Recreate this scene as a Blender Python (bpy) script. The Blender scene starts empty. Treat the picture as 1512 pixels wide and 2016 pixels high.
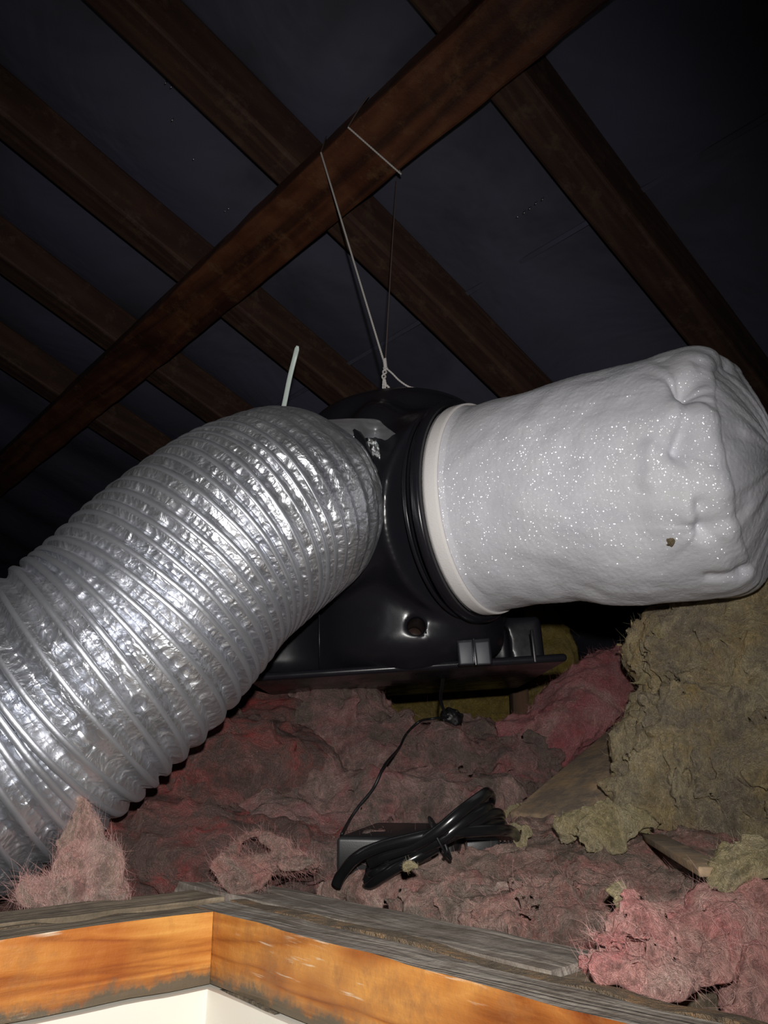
import bpy, math, random
import numpy as np
random.seed(4)
SC = bpy.context.scene
COL = SC.collection

# ------------------------------------------------------------------ camera, light, exposure
PITCH = math.radians(18.02); F = 1512.0
UP = np.array([0, -math.sin(PITCH), math.cos(PITCH)]); FW = np.array([0, math.cos(PITCH), math.sin(PITCH)])
RX = np.array([1.0, 0, 0]); CAM = np.array([0, 0, .085])
cd = bpy.data.cameras.new('camera'); cam = bpy.data.objects.new('camera', cd); COL.objects.link(cam)
cam.location = CAM; cam.rotation_euler = (math.pi/2 + PITCH, 0, 0)
cd.sensor_fit = 'VERTICAL'; cd.sensor_height = 36; cd.lens = 27; cd.clip_start = .01
SC.camera = cam
w = bpy.data.worlds.new('world'); SC.world = w; w.use_nodes = True
w.node_tree.nodes['Background'].inputs[0].default_value = (.5, .55, .8, 1)
w.node_tree.nodes['Background'].inputs[1].default_value = .0035
ld = bpy.data.lights.new('phone_flash', 'SPOT'); lo = bpy.data.objects.new('phone_flash', ld); COL.objects.link(lo)
lo.location = CAM + UP*.045 + RX*.008; lo.rotation_euler = (math.pi/2 + PITCH - math.radians(10), 0, 0)
lo.rotation_euler[2] = math.radians(11)
ld.energy = 17; ld.color = (1, .97, .93); ld.spot_size = math.radians(106); ld.spot_blend = 1; ld.shadow_soft_size = .006
rl = bpy.data.lights.new('landing_light', 'AREA'); ro = bpy.data.objects.new('landing_light', rl); COL.objects.link(ro)
ro.location = (-.10, -.25, -1.3); ro.rotation_euler = (math.pi - .25, 0, 0); rl.size = .5; rl.energy = 1.6; rl.color = (1, .86, .66)
SC.view_settings.view_transform = 'Standard'; SC.view_settings.look = 'None'
SC.view_settings.exposure = 0.0; SC.view_settings.gamma = 1; SC.view_settings.use_curve_mapping = False

# ------------------------------------------------------------------ maths
def P(x, y, d): return CAM + RX*((x-756)/F*d) + UP*((1008-y)/F*d) + FW*d
def G(x, y, z=0):
    v = P(x, y, 1) - CAM; return CAM + v*((z-CAM[2])/v[2])
def nrm(v): v = np.asarray(v, float); return v/np.linalg.norm(v)
def camv(a, b, c): return nrm(RX*a + UP*b - FW*c)      # direction, c towards the camera is positive
S = nrm([-.923, 1.0516, 0]); H = np.array([S[1], -S[0], 0])
TH = math.radians(21)
RD = H*math.cos(TH) + np.array([0, 0, -math.sin(TH)])   # down the roof slope
NR = np.cross(S, RD); NR = NR if NR[2] > 0 else -NR
E0 = P(775, 325, 1.02)

def hsh(i, j, k, s):
    n = (i*374761393 + j*668265263 + k*2147483647 + s*1274126177) & 0xffffffff
    n = ((n ^ (n >> 13))*1103515245) & 0xffffffff
    n = ((n ^ (n >> 15))*2246822519) & 0xffffffff
    return ((n ^ (n >> 14)) & 0xffff)/32767.5 - 1
def vnoise(p, s=0):
    p = np.asarray(p, float); i = np.floor(p).astype(np.int64); f = p - i; f = f*f*(3-2*f)
    r = 0
    for a in (0, 1):
        for b in (0, 1):
            for c in (0, 1):
                wgt = (f[..., 0] if a else 1-f[..., 0])*(f[..., 1] if b else 1-f[..., 1])*(f[..., 2] if c else 1-f[..., 2])
                r = r + wgt*hsh(i[..., 0]+a, i[..., 1]+b, i[..., 2]+c, s)
    return r
def fbm(p, o=3, s=0, ridged=False):
    p = np.asarray(p, float); r = 0; a = 1.0
    for k in range(o):
        n = vnoise(p*(2.03**k) + 17.3*k, s+k)
        r = r + a*((1-2*abs(n)) if ridged else n); a *= .5
    return r
def catmull(pts, n):
    p = np.array(pts, float); p = np.vstack([2*p[0]-p[1], p, 2*p[-1]-p[-2]]); out = []
    m = len(p)-3
    for t in np.linspace(0, m, n):
        i = min(int(t), m-1); u = t-i; a, b, c, d = p[i:i+4]
        out.append(.5*((2*b)+(c-a)*u+(2*a-5*b+4*c-d)*u*u+(3*b-a-3*c+d)*u**3))
    return np.array(out)
def frames(pts, up0=None):
    t = np.gradient(pts, axis=0); t /= np.linalg.norm(t, axis=1)[:, None]
    u = np.zeros_like(t)
    r = np.array(up0 if up0 is not None else [0, 0, 1.0]); 
    if abs(r @ t[0]) > .95: r = np.array([1.0, 0, 0])
    a = nrm(r - t[0]*(r@t[0]))
    for i in range(len(t)):
        a = nrm(a - t[i]*(a@t[i])); u[i] = a
    return t, u, np.cross(t, u)

# ------------------------------------------------------------------ object helpers
ORIG = {}
def link(name, V, Fc, mat, parent=None, smooth=True, origin=None):
    V = np.asarray(V, float)
    if parent is not None: o0 = ORIG[parent.name]
    elif origin is not None: o0 = np.asarray(origin, float)
    else: o0 = np.array([(V[:, 0].min()+V[:, 0].max())/2, (V[:, 1].min()+V[:, 1].max())/2, V[:, 2].min()])
    me = bpy.data.meshes.new(name)
    L = V - o0
    if isinstance(Fc, np.ndarray):
        n = len(Fc); k = Fc.shape[1]
        me.vertices.add(len(L)); me.vertices.foreach_set('co', L.astype(np.float32).ravel())
        me.loops.add(n*k); me.loops.foreach_set('vertex_index', Fc.astype(np.int32).ravel())
        me.polygons.add(n); me.polygons.foreach_set('loop_start', np.arange(0, n*k, k, dtype=np.int32))
        me.polygons.foreach_set('loop_total', np.full(n, k, dtype=np.int32)); me.update(calc_edges=True)
    else:
        me.from_pydata(L.tolist(), [], [list(q) for q in Fc])
    if smooth: me.polygons.foreach_set('use_smooth', np.ones(len(me.polygons), dtype=bool))
    for m in (mat if isinstance(mat, (list, tuple)) else [mat]): me.materials.append(m)
    ob = bpy.data.objects.new(name, me); COL.objects.link(ob)
    ORIG[ob.name] = o0
    if parent is not None: ob.parent = parent
    else: ob.location = o0
    return ob
def tag(o, label=None, cat=None, group=None, kind=None):
    if label: o['label'] = label
    if cat: o['category'] = cat
    if group: o['group'] = group
    if kind: o['kind'] = kind
    return o
def thing(name, loc, label, cat, group=None):
    o = bpy.data.objects.new(name, None); o.empty_display_size = .03; COL.objects.link(o); o.location = loc
    ORIG[o.name] = np.asarray(loc, float); return tag(o, label, cat, group)
def bevel(o, wd, seg=3):
    m = o.modifiers.new('bevel', 'BEVEL'); m.width = wd; m.segments = seg; m.limit_method = 'ANGLE'; return o
BF = [(0, 1, 3, 2), (4, 6, 7, 5), (0, 4, 5, 1), (2, 3, 7, 6), (0, 2, 6, 4), (1, 5, 7, 3)]
def boxv(c, ax, ay, az, hx, hy, hz):
    return [np.asarray(c)+ax*(hx*i)+ay*(hy*j)+az*(hz*k) for i in (-1, 1) for j in (-1, 1) for k in (-1, 1)]
def box(name, c, ax, ay, az, hx, hy, hz, mat, parent=None, bv=0, smooth=False):
    o = link(name, boxv(c, ax, ay, az, hx, hy, hz), BF, mat, parent, smooth)
    if bv: bevel(o, bv); o.data.polygons.foreach_set('use_smooth', [True]*6); 
    return o
def tubev(pts, rad, seg=12, flat=1.0, up0=None, mod=None, cap=True, off=0):
    pts = np.asarray(pts, float); n = len(pts); rad = np.broadcast_to(rad, n)
    t, u, v = frames(pts, up0); th = np.arange(seg)/seg*2*math.pi
    ln = np.concatenate([[0], np.cumsum(np.linalg.norm(np.diff(pts, axis=0), axis=1))])
    R = rad[:, None]*np.ones((1, seg))
    if mod is not None: R = R*mod(ln[:, None], th[None, :])
    V = pts[:, None, :] + R[..., None]*(np.cos(th)[None, :, None]*u[:, None, :] + flat*np.sin(th)[None, :, None]*v[:, None, :])
    V = V.reshape(-1, 3)
    Fc = [(i*seg+j+off, i*seg+(j+1) % seg+off, (i+1)*seg+(j+1) % seg+off, (i+1)*seg+j+off) for i in range(n-1) for j in range(seg)]
    if cap: Fc += [tuple(off+j for j in range(seg))[::-1], tuple(off+(n-1)*seg+j for j in range(seg))]
    return V, Fc
def tube(name, pts, rad, mat, parent=None, **k):
    V, Fc = tubev(pts, rad, **k); return link(name, V, Fc, mat, parent)
def merge(parts):
    V = []; Fc = []; n = 0
    for v, f in parts:
        Fc += [tuple(i+n for i in q) for q in f]; V.append(np.asarray(v)); n += len(v)
    return np.vstack(V), Fc
def ring(c, axis, r0, wd, th, seg=96, e=None):          # flat band around an axis
    axis = nrm(axis); a = nrm(np.cross(axis, [0, 0, 1.0])); b = np.cross(axis, a); V = []
    prof = [(-wd/2, 0), (-wd/2, th*.8), (-wd*.3, th), (wd*.3, th), (wd/2, th*.8), (wd/2, 0)]
    for i in range(seg):
        q = i/seg*2*math.pi; d = a*math.cos(q)+b*math.sin(q)
        V += [c + axis*x + d*(r0+y) for x, y in prof]
    k = len(prof)
    Fc = [(i*k+j, i*k+(j+1) % k, ((i+1) % seg)*k+(j+1) % k, ((i+1) % seg)*k+j) for i in range(seg) for j in range(k)]
    return V, Fc
def nets(fn, lo_, hi_, h):
    lo_ = np.array(lo_); n = np.ceil((np.array(hi_)-lo_)/h).astype(int)+1
    g = np.stack(np.meshgrid(*[lo_[i]+np.arange(n[i])*h for i in range(3)], indexing='ij'), -1)
    D = fn(g); cs = [(a, b, c) for a in (0, 1) for b in (0, 1) for c in (0, 1)]
    sl = lambda a, m: slice(a, m-1+a)
    acc = np.zeros(tuple(n-1)+(3,)); cnt = np.zeros(tuple(n-1))
    for i, c in enumerate(cs):
        for ax in range(3):
            if c[ax]: continue
            c2 = list(c); c2[ax] = 1
            A = D[sl(c[0], n[0]), sl(c[1], n[1]), sl(c[2], n[2])]; B = D[sl(c2[0], n[0]), sl(c2[1], n[1]), sl(c2[2], n[2])]
            m = (A < 0) != (B < 0); t = np.where(m, A/np.where(m, A-B, 1), 0)
            for k in range(3): acc[..., k] += m*(c[k] + (t if k == ax else 0))
            cnt += m
    act = cnt > 0; idx = -np.ones(act.shape, dtype=np.int64); idx[act] = np.arange(act.sum())
    cell = np.stack(np.nonzero(act), -1)
    V = lo_ + (cell + acc[act]/cnt[act][:, None])*h
    Q = []
    for ax in range(3):
        a1, a2 = [(1, 2), (2, 0), (0, 1)][ax]
        s0 = [slice(None)]*3; s1 = [slice(None)]*3; s0[ax] = slice(0, -1); s1[ax] = slice(1, None)
        A = D[tuple(s0)] < 0; B = D[tuple(s1)] < 0
        e = np.stack(np.nonzero(A != B), -1)
        ok = (e[:, a1] > 0) & (e[:, a2] > 0) & (e[:, a1] < n[a1]-1) & (e[:, a2] < n[a2]-1); e = e[ok]
        ins = A[tuple(e.T)]
        q = []
        for d1, d2 in ((-1, -1), (0, -1), (0, 0), (-1, 0)):
            c = e.copy(); c[:, a1] += d1; c[:, a2] += d2; q.append(idx[tuple(c.T)])
        q = np.stack(q, -1); q[~ins] = q[~ins][:, ::-1]; Q.append(q)
    return V, np.vstack(Q)
def smin(a, b, k):
    h_ = np.clip(.5+.5*(b-a)/k, 0, 1); return b*(1-h_)+a*h_ - k*h_*(1-h_)

# ------------------------------------------------------------------ materials
def mat(name, col=(.5, .5, .5), rough=.6, metal=0, **kw):
    m = bpy.data.materials.new(name); m.use_nodes = True; b = m.node_tree.nodes['Principled BSDF']
    b.inputs['Base Color'].default_value = (*col, 1); b.inputs['Roughness'].default_value = rough; b.inputs['Metallic'].default_value = metal
    for k, v in kw.items():
        b.inputs[k.replace('_', ' ')].default_value = v
    return m
class N:
    def __init__(s, m): s.m = m; s.t = m.node_tree; s.b = s.t.nodes['Principled BSDF']
    def add(s, ty, **k):
        n = s.t.nodes.new(ty)
        for a, v in k.items(): setattr(n, a, v)
        return n
    def ln(s, a, b): s.t.links.new(a, b)
    def co(s, sc=(1, 1, 1), rot=(0, 0, 0), src='Object'):
        c = s.add('ShaderNodeTexCoord'); mp = s.add('ShaderNodeMapping'); mp.inputs['Scale'].default_value = sc; mp.inputs['Rotation'].default_value = rot
        s.ln(c.outputs[src], mp.inputs[0]); return mp.outputs[0]
    def noise(s, vec, scale, detail=4, rough=.6, dist=0):
        n = s.add('ShaderNodeTexNoise'); n.inputs['Scale'].default_value = scale; n.inputs['Detail'].default_value = detail
        n.inputs['Roughness'].default_value = rough; n.inputs['Distortion'].default_value = dist; s.ln(vec, n.inputs['Vector']); return n.outputs['Fac']
    def ramp(s, fac, stops, interp='LINEAR'):
        r = s.add('ShaderNodeValToRGB'); r.color_ramp.interpolation = interp; e = r.color_ramp.elements
        while len(e) < len(stops): e.new(.5)
        for i, (p, c) in enumerate(stops):
            e[i].position = p; e[i].color = (*c, 1) if hasattr(c, '__len__') else (c, c, c, 1)
        s.ln(fac, r.inputs[0]); return r.outputs[0]
    def mix(s, fac, a, b, mode='MIX'):
        n = s.add('ShaderNodeMix', data_type='RGBA', blend_type=mode)
        for so, v in ((0, fac), (6, a), (7, b)):
            if hasattr(v, 'links') or hasattr(v, 'is_linked'): s.ln(v, n.inputs[so])
            elif so == 0: n.inputs[0].default_value = v
            else: n.inputs[so].default_value = (*v, 1)
        return n.outputs[2]
    def math(s, op, a, b=0):
        n = s.add('ShaderNodeMath', operation=op)
        for i, v in enumerate((a, b)):
            if hasattr(v, 'is_linked'): s.ln(v, n.inputs[i])
            else: n.inputs[i].default_value = v
        return n.outputs[0]
    def bump(s, hgt, st=.5, dist=.002, nin=None):
        n = s.add('ShaderNodeBump'); n.inputs['Strength'].default_value = st; n.inputs['Distance'].default_value = dist; s.ln(hgt, n.inputs['Height'])
        if nin is not None: s.ln(nin, n.inputs['Normal'])
        s.ln(n.outputs[0], s.b.inputs['Normal']); return n.outputs[0]
    def col(s, c): s.ln(c, s.b.inputs['Base Color'])
    def rgh(s, c): s.ln(c, s.b.inputs['Roughness'])

def wood(name, stops, axis, rough=.7, gs=14, bump=.4, dirt=None, dirt_amt=.5, patch=None):
    # grain runs along `axis` (world, horizontal or sloping)
    m = mat(name, rough=rough); n = N(m); m_ = n
    c = n.add('ShaderNodeTexCoord'); ax = nrm(axis); b = nrm(np.cross(ax, [0, 0, 1.0])); d = np.cross(ax, b)
    comb = n.add('ShaderNodeCombineXYZ')
    for i, (v, sc) in enumerate(((ax, .07), (b, 1), (d, 1))):
        dp = n.add('ShaderNodeVectorMath', operation='DOT_PRODUCT'); n.ln(c.outputs['Object'], dp.inputs[0]); dp.inputs[1].default_value = tuple(v*sc)
        n.ln(dp.outputs['Value'], comb.inputs[i])
    vec = comb.outputs[0]
    big = n.noise(vec, gs, 3, .5, 1.2)
    wv = n.math('FRACT', n.math('MULTIPLY', big, 9.0))
    tri = n.math('ABSOLUTE', n.math('SUBTRACT', wv, .5))
    fine = n.noise(vec, gs*22, 4, .7)
    g = n.math('ADD', n.math('MULTIPLY', tri, 1.1), n.math('MULTIPLY', fine, .5))
    colr = n.ramp(g, stops)
    if patch is not None:
        pm = n.ramp(n.noise(c.outputs['Object'], 9, 3, .6, .4), [(.42, 0), (.6, 1)]); colr = n.mix(pm, colr, patch, 'MULTIPLY')
    if dirt is not None:
        dm = n.ramp(n.noise(c.outputs['Object'], 28, 6, .75), [(1-dirt_amt-.12, 0), (1-dirt_amt+.1, 1)]); colr = n.mix(dm, colr, dirt)
    if 'orange' in name:
        sm_ = n.math('MULTIPLY', n.ramp(n.noise(vec, 60, 5, .75), [(.57, 0), (.63, 1)]), n.ramp(n.noise(c.outputs['Object'], 22, 2), [(.47, 0), (.56, 1)]))
        colr = n.mix(sm_, colr, (.78, .70, .55))
        sx = n.add('ShaderNodeSeparateXYZ'); n.ln(c.outputs['Object'], sx.inputs[0])
        gz = n.math('SUBTRACT', n.math('MULTIPLY', n.noise(c.outputs['Object'], 38, 6, .75), .030), sx.outputs[2])
        colr = n.mix(n.ramp(gz, [(.006, 0), (.011, 1)]), colr, (.13, .10, .065))
    n.col(colr); n.bump(n.math('ADD', g, n.noise(c.outputs['Object'], 160, 4, .7)), bump, .002)
    return m
M_beam = wood('beam_timber', [(.15, (.035, .013, .007)), (.5, (.085, .027, .012)), (.9, (.15, .055, .022))], S, .6, 5, .35, (.16, .08, .035), .34, (.55, .45, .4))
M_raft = wood('rafter_timber', [(.15, (.034, .014, .009)), (.5, (.05, .022, .014)), (.9, (.078, .038, .022))], RD, .75, 6, .3, (.11, .065, .04), .35)
M_orR = wood('pine_orange_lining_s', [(.1, (.26, .075, .012)), (.45, (.50, .19, .035)), (.9, (.66, .31, .075))], S, .5, 22, .3, (.30, .13, .045), .38, (.50, .32, .24))
M_orL = wood('pine_orange_lining_h', [(.1, (.30, .085, .012)), (.45, (.56, .22, .04)), (.9, (.72, .35, .085))], H, .5, 22, .3, (.34, .14, .04), .34, (.7, .5, .35))
M_grS = wood('weathered_timber_s', [(.1, (.15, .12, .10)), (.5, (.27, .235, .20)), (.9, (.40, .36, .31))], S, .9, 26, .6, (.12, .09, .065), .42)
M_grH = wood('weathered_timber_h', [(.1, (.12, .09, .055)), (.5, (.22, .17, .115)), (.9, (.34, .275, .195))], H, .9, 26, .6, (.10, .08, .055), .42)
M_strut = wood('dusty_strut', [(.1, (.26, .17, .095)), (.5, (.36, .25, .145)), (.9, (.46, .32, .19))], P(1262,1365,.98)-P(1000,1590,.74), .9, 6, .4, (.17, .135, .105), .5)
M_dark = wood('dark_stud', [(.1, (.06, .035, .022)), (.5, (.09, .05, .03)), (.9, (.13, .07, .04))], [0, 0.05, 1], .9, 8)
M_dirt = mat('groove_dirt', rough=1); n = N(M_dirt); v = n.co()
n.col(n.ramp(n.noise(v, 45, 6, .8), [(.3, (.07, .05, .035)), (.5, (.17, .125, .08)), (.7, (.45, .24, .10))])); n.bump(n.noise(v, 120, 5, .8), 1, .006)
M_white = mat('white_paint', (.86, .83, .74), .45); n = N(M_white); v = n.co(); n.bump(n.noise(v, 60, 3), .15, .001)
M_mould = mat('grime', rough=1); n = N(M_mould); v = n.co(); n.col(n.ramp(n.noise(v, 60, 6, .8), [(.35, (.05, .045, .035)), (.6, (.16, .13, .09))])); n.bump(n.noise(v, 200, 4), 1, .003)
# roofing felt
M_felt = mat('roofing_felt', (.05, .05, .07), .75); n = N(M_felt); v = n.co()
n.col(n.ramp(n.noise(v, 3.5, 4, .6, .5), [(.3, (.056, .060, .082)), (.5, (.084, .085, .124)), (.7, (.092, .091, .152))])); n.bump(n.noise(v, 4, 4, .5, .6), .5, .03)
M_sheath = mat('floor_board', (.12, .1, .09), .95)
# foil
M_foil = mat('duct_foil', (.62, .64, .69), .34, .9); n = N(M_foil); v = n.co()
cr = n.noise(v, 88, 3, .5, 1.5); fold = n.math('ABSOLUTE', n.math('SUBTRACT', n.noise(v, 42, 2, .5, 1.8), .5))
n.rgh(n.ramp(n.noise(v, 30, 3), [(.3, .34), (.7, .48)])); n.bump(n.math('ADD', cr, n.math('MULTIPLY', fold, 1.6)), .42, .0035)
n.col(n.ramp(n.noise(v, 14, 3), [(.3, (.52, .54, .60)), (.7, (.72, .73, .76))]))
M_sleeve = mat('duct_wire_sleeve', (.50, .52, .57), .42, .8); n = N(M_sleeve); v = n.co(); n.bump(n.noise(v, 90, 3), .2, .002)
M_tape = mat('foil_tape', (.5, .5, .53), .35, .8); n = N(M_tape); v = n.co(); n.bump(n.noise(v, 60, 3, .5, .8), .3, .002)
M_crink = mat('crinkled_foil', (.8, .82, .84), .18, 1); n = N(M_crink); v = n.co(); n.bump(n.noise(v, 260, 3, .6, 1.5), .9, .003)
M_tie = mat('cable_tie_nylon', (.55, .59, .54), .4, 0, Subsurface_Weight=.15)
M_blk = mat('black_plastic', (.0105, .010, .0135), .27); n = N(M_blk); v = n.co()
n.rgh(n.ramp(n.noise(v, 20, 5, .7), [(.35, .22), (.7, .36)])); n.bump(n.noise(v, 900, 2), .06, .0004)
M_blk2 = mat('grey_black_plastic', (.05, .052, .064), .5)
M_brick = mat('adapter_plastic', (.014, .014, .015), .42); n = N(M_brick); v = n.co(); n.bump(n.noise(v, 1500, 2), .15, .0004)
M_cable = mat('cable_pvc', (.008, .008, .009), .22)
M_wire = mat('thin_black_lead', (.006, .006, .007), .5)
M_hole = mat('screw_recess_brown', (.03, .016, .012), .6)
# felt bag with glinting fibres
M_bag = mat('white_filter_felt', (.62, .62, .64), .75, 0); n = N(M_bag); v = n.co(); vf = n.co((1, 1, 3), (.3, .5, .2))
n.col(n.ramp(n.noise(v, 16, 5, .6), [(.3, (.56, .56, .61)), (.55, (.63, .63, .675)), (.75, (.69, .69, .72))]))
bn = n.bump(n.math('ADD', n.noise(vf, 420, 4, .8), n.math('MULTIPLY', n.noise(v, 60, 3), .8)), .4, .0012)
vo = n.add('ShaderNodeTexVoronoi'); vo.inputs['Scale'].default_value = 1300; n.ln(v, vo.inputs['Vector'])
sub = n.add('ShaderNodeVectorMath', operation='SUBTRACT'); n.ln(vo.outputs['Color'], sub.inputs[0]); sub.inputs[1].default_value = (.5, .5, .5)
scl = n.add('ShaderNodeVectorMath', operation='SCALE'); n.ln(sub.outputs[0], scl.inputs[0]); scl.inputs['Scale'].default_value = 1.15
geo = n.add('ShaderNodeNewGeometry'); ad = n.add('ShaderNodeVectorMath', operation='ADD'); n.ln(scl.outputs[0], ad.inputs[0]); n.ln(geo.outputs['Normal'], ad.inputs[1])
no = n.add('ShaderNodeVectorMath', operation='NORMALIZE'); n.ln(ad.outputs[0], no.inputs[0])
gl = n.add('ShaderNodeBsdfGlossy'); gl.inputs['Roughness'].default_value = .24; gl.inputs['Color'].default_value = (.9, .9, .95, 1); n.ln(no.outputs[0], gl.inputs['Normal'])
ms = n.add('ShaderNodeMixShader'); ms.inputs[0].default_value = .07; n.ln(n.b.outputs[0], ms.inputs[1]); n.ln(gl.outputs[0], ms.inputs[2])
n.ln(ms.outputs[0], n.t.nodes['Material Output'].inputs[0])
M_hem = mat('white_hem', (.74, .71, .70), .85); n = N(M_hem); v = n.co(); n.bump(n.noise(v, 500, 4, .8), .5, .001)
M_spot = mat('brown_speck', (.12, .09, .05), .9)
M_cord = mat('string_fibre', (.50, .47, .45), .8)
M_cord_shaded = mat('string_shaded', (.10, .07, .06), .9)  # same string, with the shade on its unlit runs put into the colour
M_staple = mat('staple_steel', (.7, .7, .72), .3, 1)

def woolmat(name, a, b, c, dust, dustamt=.5, sc=1.0, strand=(.8, .6, .5), samt=.5):
    m = mat(name, rough=1, Specular_IOR_Level=.1); n = N(m); v = n.co()
    base = n.ramp(n.noise(v, 17*sc, 5, .65, .8), [(.30, a), (.48, b), (.68, c)])
    dm = n.ramp(n.noise(v, 24*sc, 8, .76, .6), [(1-dustamt-.11, 0), (1-dustamt+.08, 1)])
    cc = n.mix(dm, base, dust)
    st = n.noise(n.co((1, .25, .6), (.4, .3, .9)), 420, 5, .8, 2.0)
    cc = n.mix(.7, cc, n.ramp(st, [(.3, .7), (.5, 1.35), (.72, 2.3)]), 'MULTIPLY')
    # fine fibres: thin iso-lines of two warped noises
    fibs = None
    for k, (q, rot, di) in enumerate(((55, (.4, .3, .9), 1.6), (38, (1.2, .5, .2), 2.4), (85, (.1, 1.1, .6), 1.2))):
        x = n.noise(n.co((1, .55, .8), rot), q, 3, .62, di)
        l = n.ramp(n.math('ABSOLUTE', n.math('SUBTRACT', x, .47+.03*k)), [(0, 1), (.012, 0)])
        fibs = l if fibs is None else n.math('MAXIMUM', fibs, l)
    msk = n.ramp(n.noise(v, 30, 3), [(.38, 0), (.62, 1)])
    cc = n.mix(n.math('MULTIPLY', n.math('MULTIPLY', fibs, msk), samt), cc, strand)
    n.col(cc)
    n.bump(n.math('ADD', n.math('ADD', n.math('MULTIPLY', st, .5), n.math('MULTIPLY', fibs, .12)), n.noise(v, 110, 7, .78, 1.8)), 1.0, .012)
    return m
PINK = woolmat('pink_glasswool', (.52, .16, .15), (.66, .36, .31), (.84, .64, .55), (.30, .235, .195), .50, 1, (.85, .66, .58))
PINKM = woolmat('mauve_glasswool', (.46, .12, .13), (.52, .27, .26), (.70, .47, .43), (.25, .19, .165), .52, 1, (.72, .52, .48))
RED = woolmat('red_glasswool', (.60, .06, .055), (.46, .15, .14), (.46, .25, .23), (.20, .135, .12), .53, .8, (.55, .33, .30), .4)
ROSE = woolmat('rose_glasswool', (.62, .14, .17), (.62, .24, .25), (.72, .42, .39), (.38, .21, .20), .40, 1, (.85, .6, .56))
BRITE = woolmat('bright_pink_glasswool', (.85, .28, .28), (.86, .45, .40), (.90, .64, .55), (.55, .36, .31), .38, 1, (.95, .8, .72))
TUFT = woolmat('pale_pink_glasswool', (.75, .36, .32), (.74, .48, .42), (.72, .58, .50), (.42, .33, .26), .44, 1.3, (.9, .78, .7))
YEL = woolmat('yellow_mineral_wool', (.62, .42, .15), (.70, .55, .31), (.84, .73, .50), (.42, .35, .265), .47, .8, (.80, .70, .5), .55)
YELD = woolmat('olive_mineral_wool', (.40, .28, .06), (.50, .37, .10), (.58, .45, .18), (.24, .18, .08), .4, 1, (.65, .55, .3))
YELP = woolmat('pale_yellow_tuft', (.52, .42, .20), (.62, .52, .31), (.70, .61, .42), (.38, .31, .21), .38, 1, (.85, .78, .6))
FIB_P = mat('pink_fibre', (.48, .25, .23), .9); FIB_M = mat('mauve_fibre', (.30, .16, .15), .9); FIB_R = mat('rose_fibre', (.50, .20, .2), .9)
FIB_B = mat('bright_fibre', (.82, .48, .44), .9); FIB_Y = mat('yellow_fibre', (.48, .41, .26), .9); FIB_D = mat('olive_fibre', (.40, .31, .12), .9)

# ------------------------------------------------------------------ structure: roof, ceiling
def roofpt(s, r, u): return E0 + S*s + RD*r + NR*u
V = []; ns, nr = 90, 60
for i in range(ns):
    for j in range(nr):
        s_ = -1.6 + 5.2*i/(ns-1); r_ = -2.0 + 4.9*j/(nr-1)
        sag = .012*math.sin((s_-.16)/.325*2*math.pi) + .012*float(vnoise(np.array([s_*3, r_*1.5, 0.])))
        V.append(roofpt(s_, r_, .141 + sag))
Fc = [(i*nr+j, i*nr+j+1, (i+1)*nr+j+1, (i+1)*nr+j) for i in range(ns-1) for j in range(nr-1)]
o = link('ceiling', V, Fc, M_felt); tag(o, kind='structure'); o.modifiers.new('thick', 'SOLIDIFY').thickness = .002
# laps of the felt sheets
for r_ in (.28, ):
    o = box('trim_1', roofpt(.9, r_, .122), S, RD, NR, 2.2, .004, .0015, M_felt); tag(o, kind='structure')
def KL(a, b, z): return K + H*a + S*b + np.array([0, 0, z])
K = G(422, 1793); K[2] = 0
Z3 = np.array([0, 0, 1.0])
# ceiling lining seen from above, with the hatch hole left out
for nm, (a0, a1, b0, b1) in (('floor', (.0, 3.2, -2.2, 2.2)), ('floor.001', (-2.0, .0, .0, 2.2))):
    o = box('floor', KL((a0+a1)/2, (b0+b1)/2, -.096), H, S, Z3, (a1-a0)/2, (b1-b0)/2, .006, M_sheath); tag(o, kind='structure')

# rafters and purlin
raft = [(-.185, 'dark rafter running down the far right roof slope behind the white bag', 2.4),
        (.152, 'brown rafter crossing above the big beam behind the hanging string', 2.4),
        (.478, 'brown rafter crossing behind the beam and ending behind the upright cable tie', 2.4),
        (.80, 'dim rafter low in the left corner, passing behind the beam above the duct', 2.4),
        (1.13, 'faint rafter farthest left, nearly lost in the dark', 2.4),
        (-.52, 'nearly black rafter in the dark top right corner', 2.4)]
for s0, lab, ln in raft:
    pts = []
    rr = np.linspace(-1.7, 2.6, 40)
    wv = .003*vnoise(np.stack([rr*4, rr*0+s0*9, rr*0], -1))
    V = []
    for k, r_ in enumerate(rr):
        for ds, du in ((0, .05), (.055, .05), (.055, .128), (0, .128)):
            V.append(roofpt(s0+ds+wv[k], r_, du))
    Fc = [(4*i+j, 4*i+(j+1) % 4, 4*i+4+(j+1) % 4, 4*i+4+j) for i in range(39) for j in range(4)] + [(3, 2, 1, 0), tuple(156+j for j in range(4))]
    o = link('rafter', V, Fc, M_raft, smooth=False); bevel(o, .005, 2); tag(o, lab, 'rafter', 'rafters under the roofing felt')
ss = np.linspace(-1.3, 3.4, 160); V = []
prof = [(-.073, 0), (.012, 0), (.012, .049), (-.073, .049)]
for s_ in ss:
    for a, b in prof:
        q = np.array([s_*22, a*30, b*30]); V.append(roofpt(s_, a+.0018*float(vnoise(q)), b+.0018*float(vnoise(q+9))))
Fc = [(4*i+j, 4*i+(j+1) % 4, 4*i+4+(j+1) % 4, 4*i+4+j) for i in range(159) for j in range(4)] + [(3, 2, 1, 0), tuple(636+j for j in range(4))]
o = link('roof_beam', V, Fc, M_beam, smooth=False); bevel(o, .004, 2)
tag(o, 'heavy reddish brown timber beam crossing under the rafters with white string looped over it', 'beam')

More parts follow.
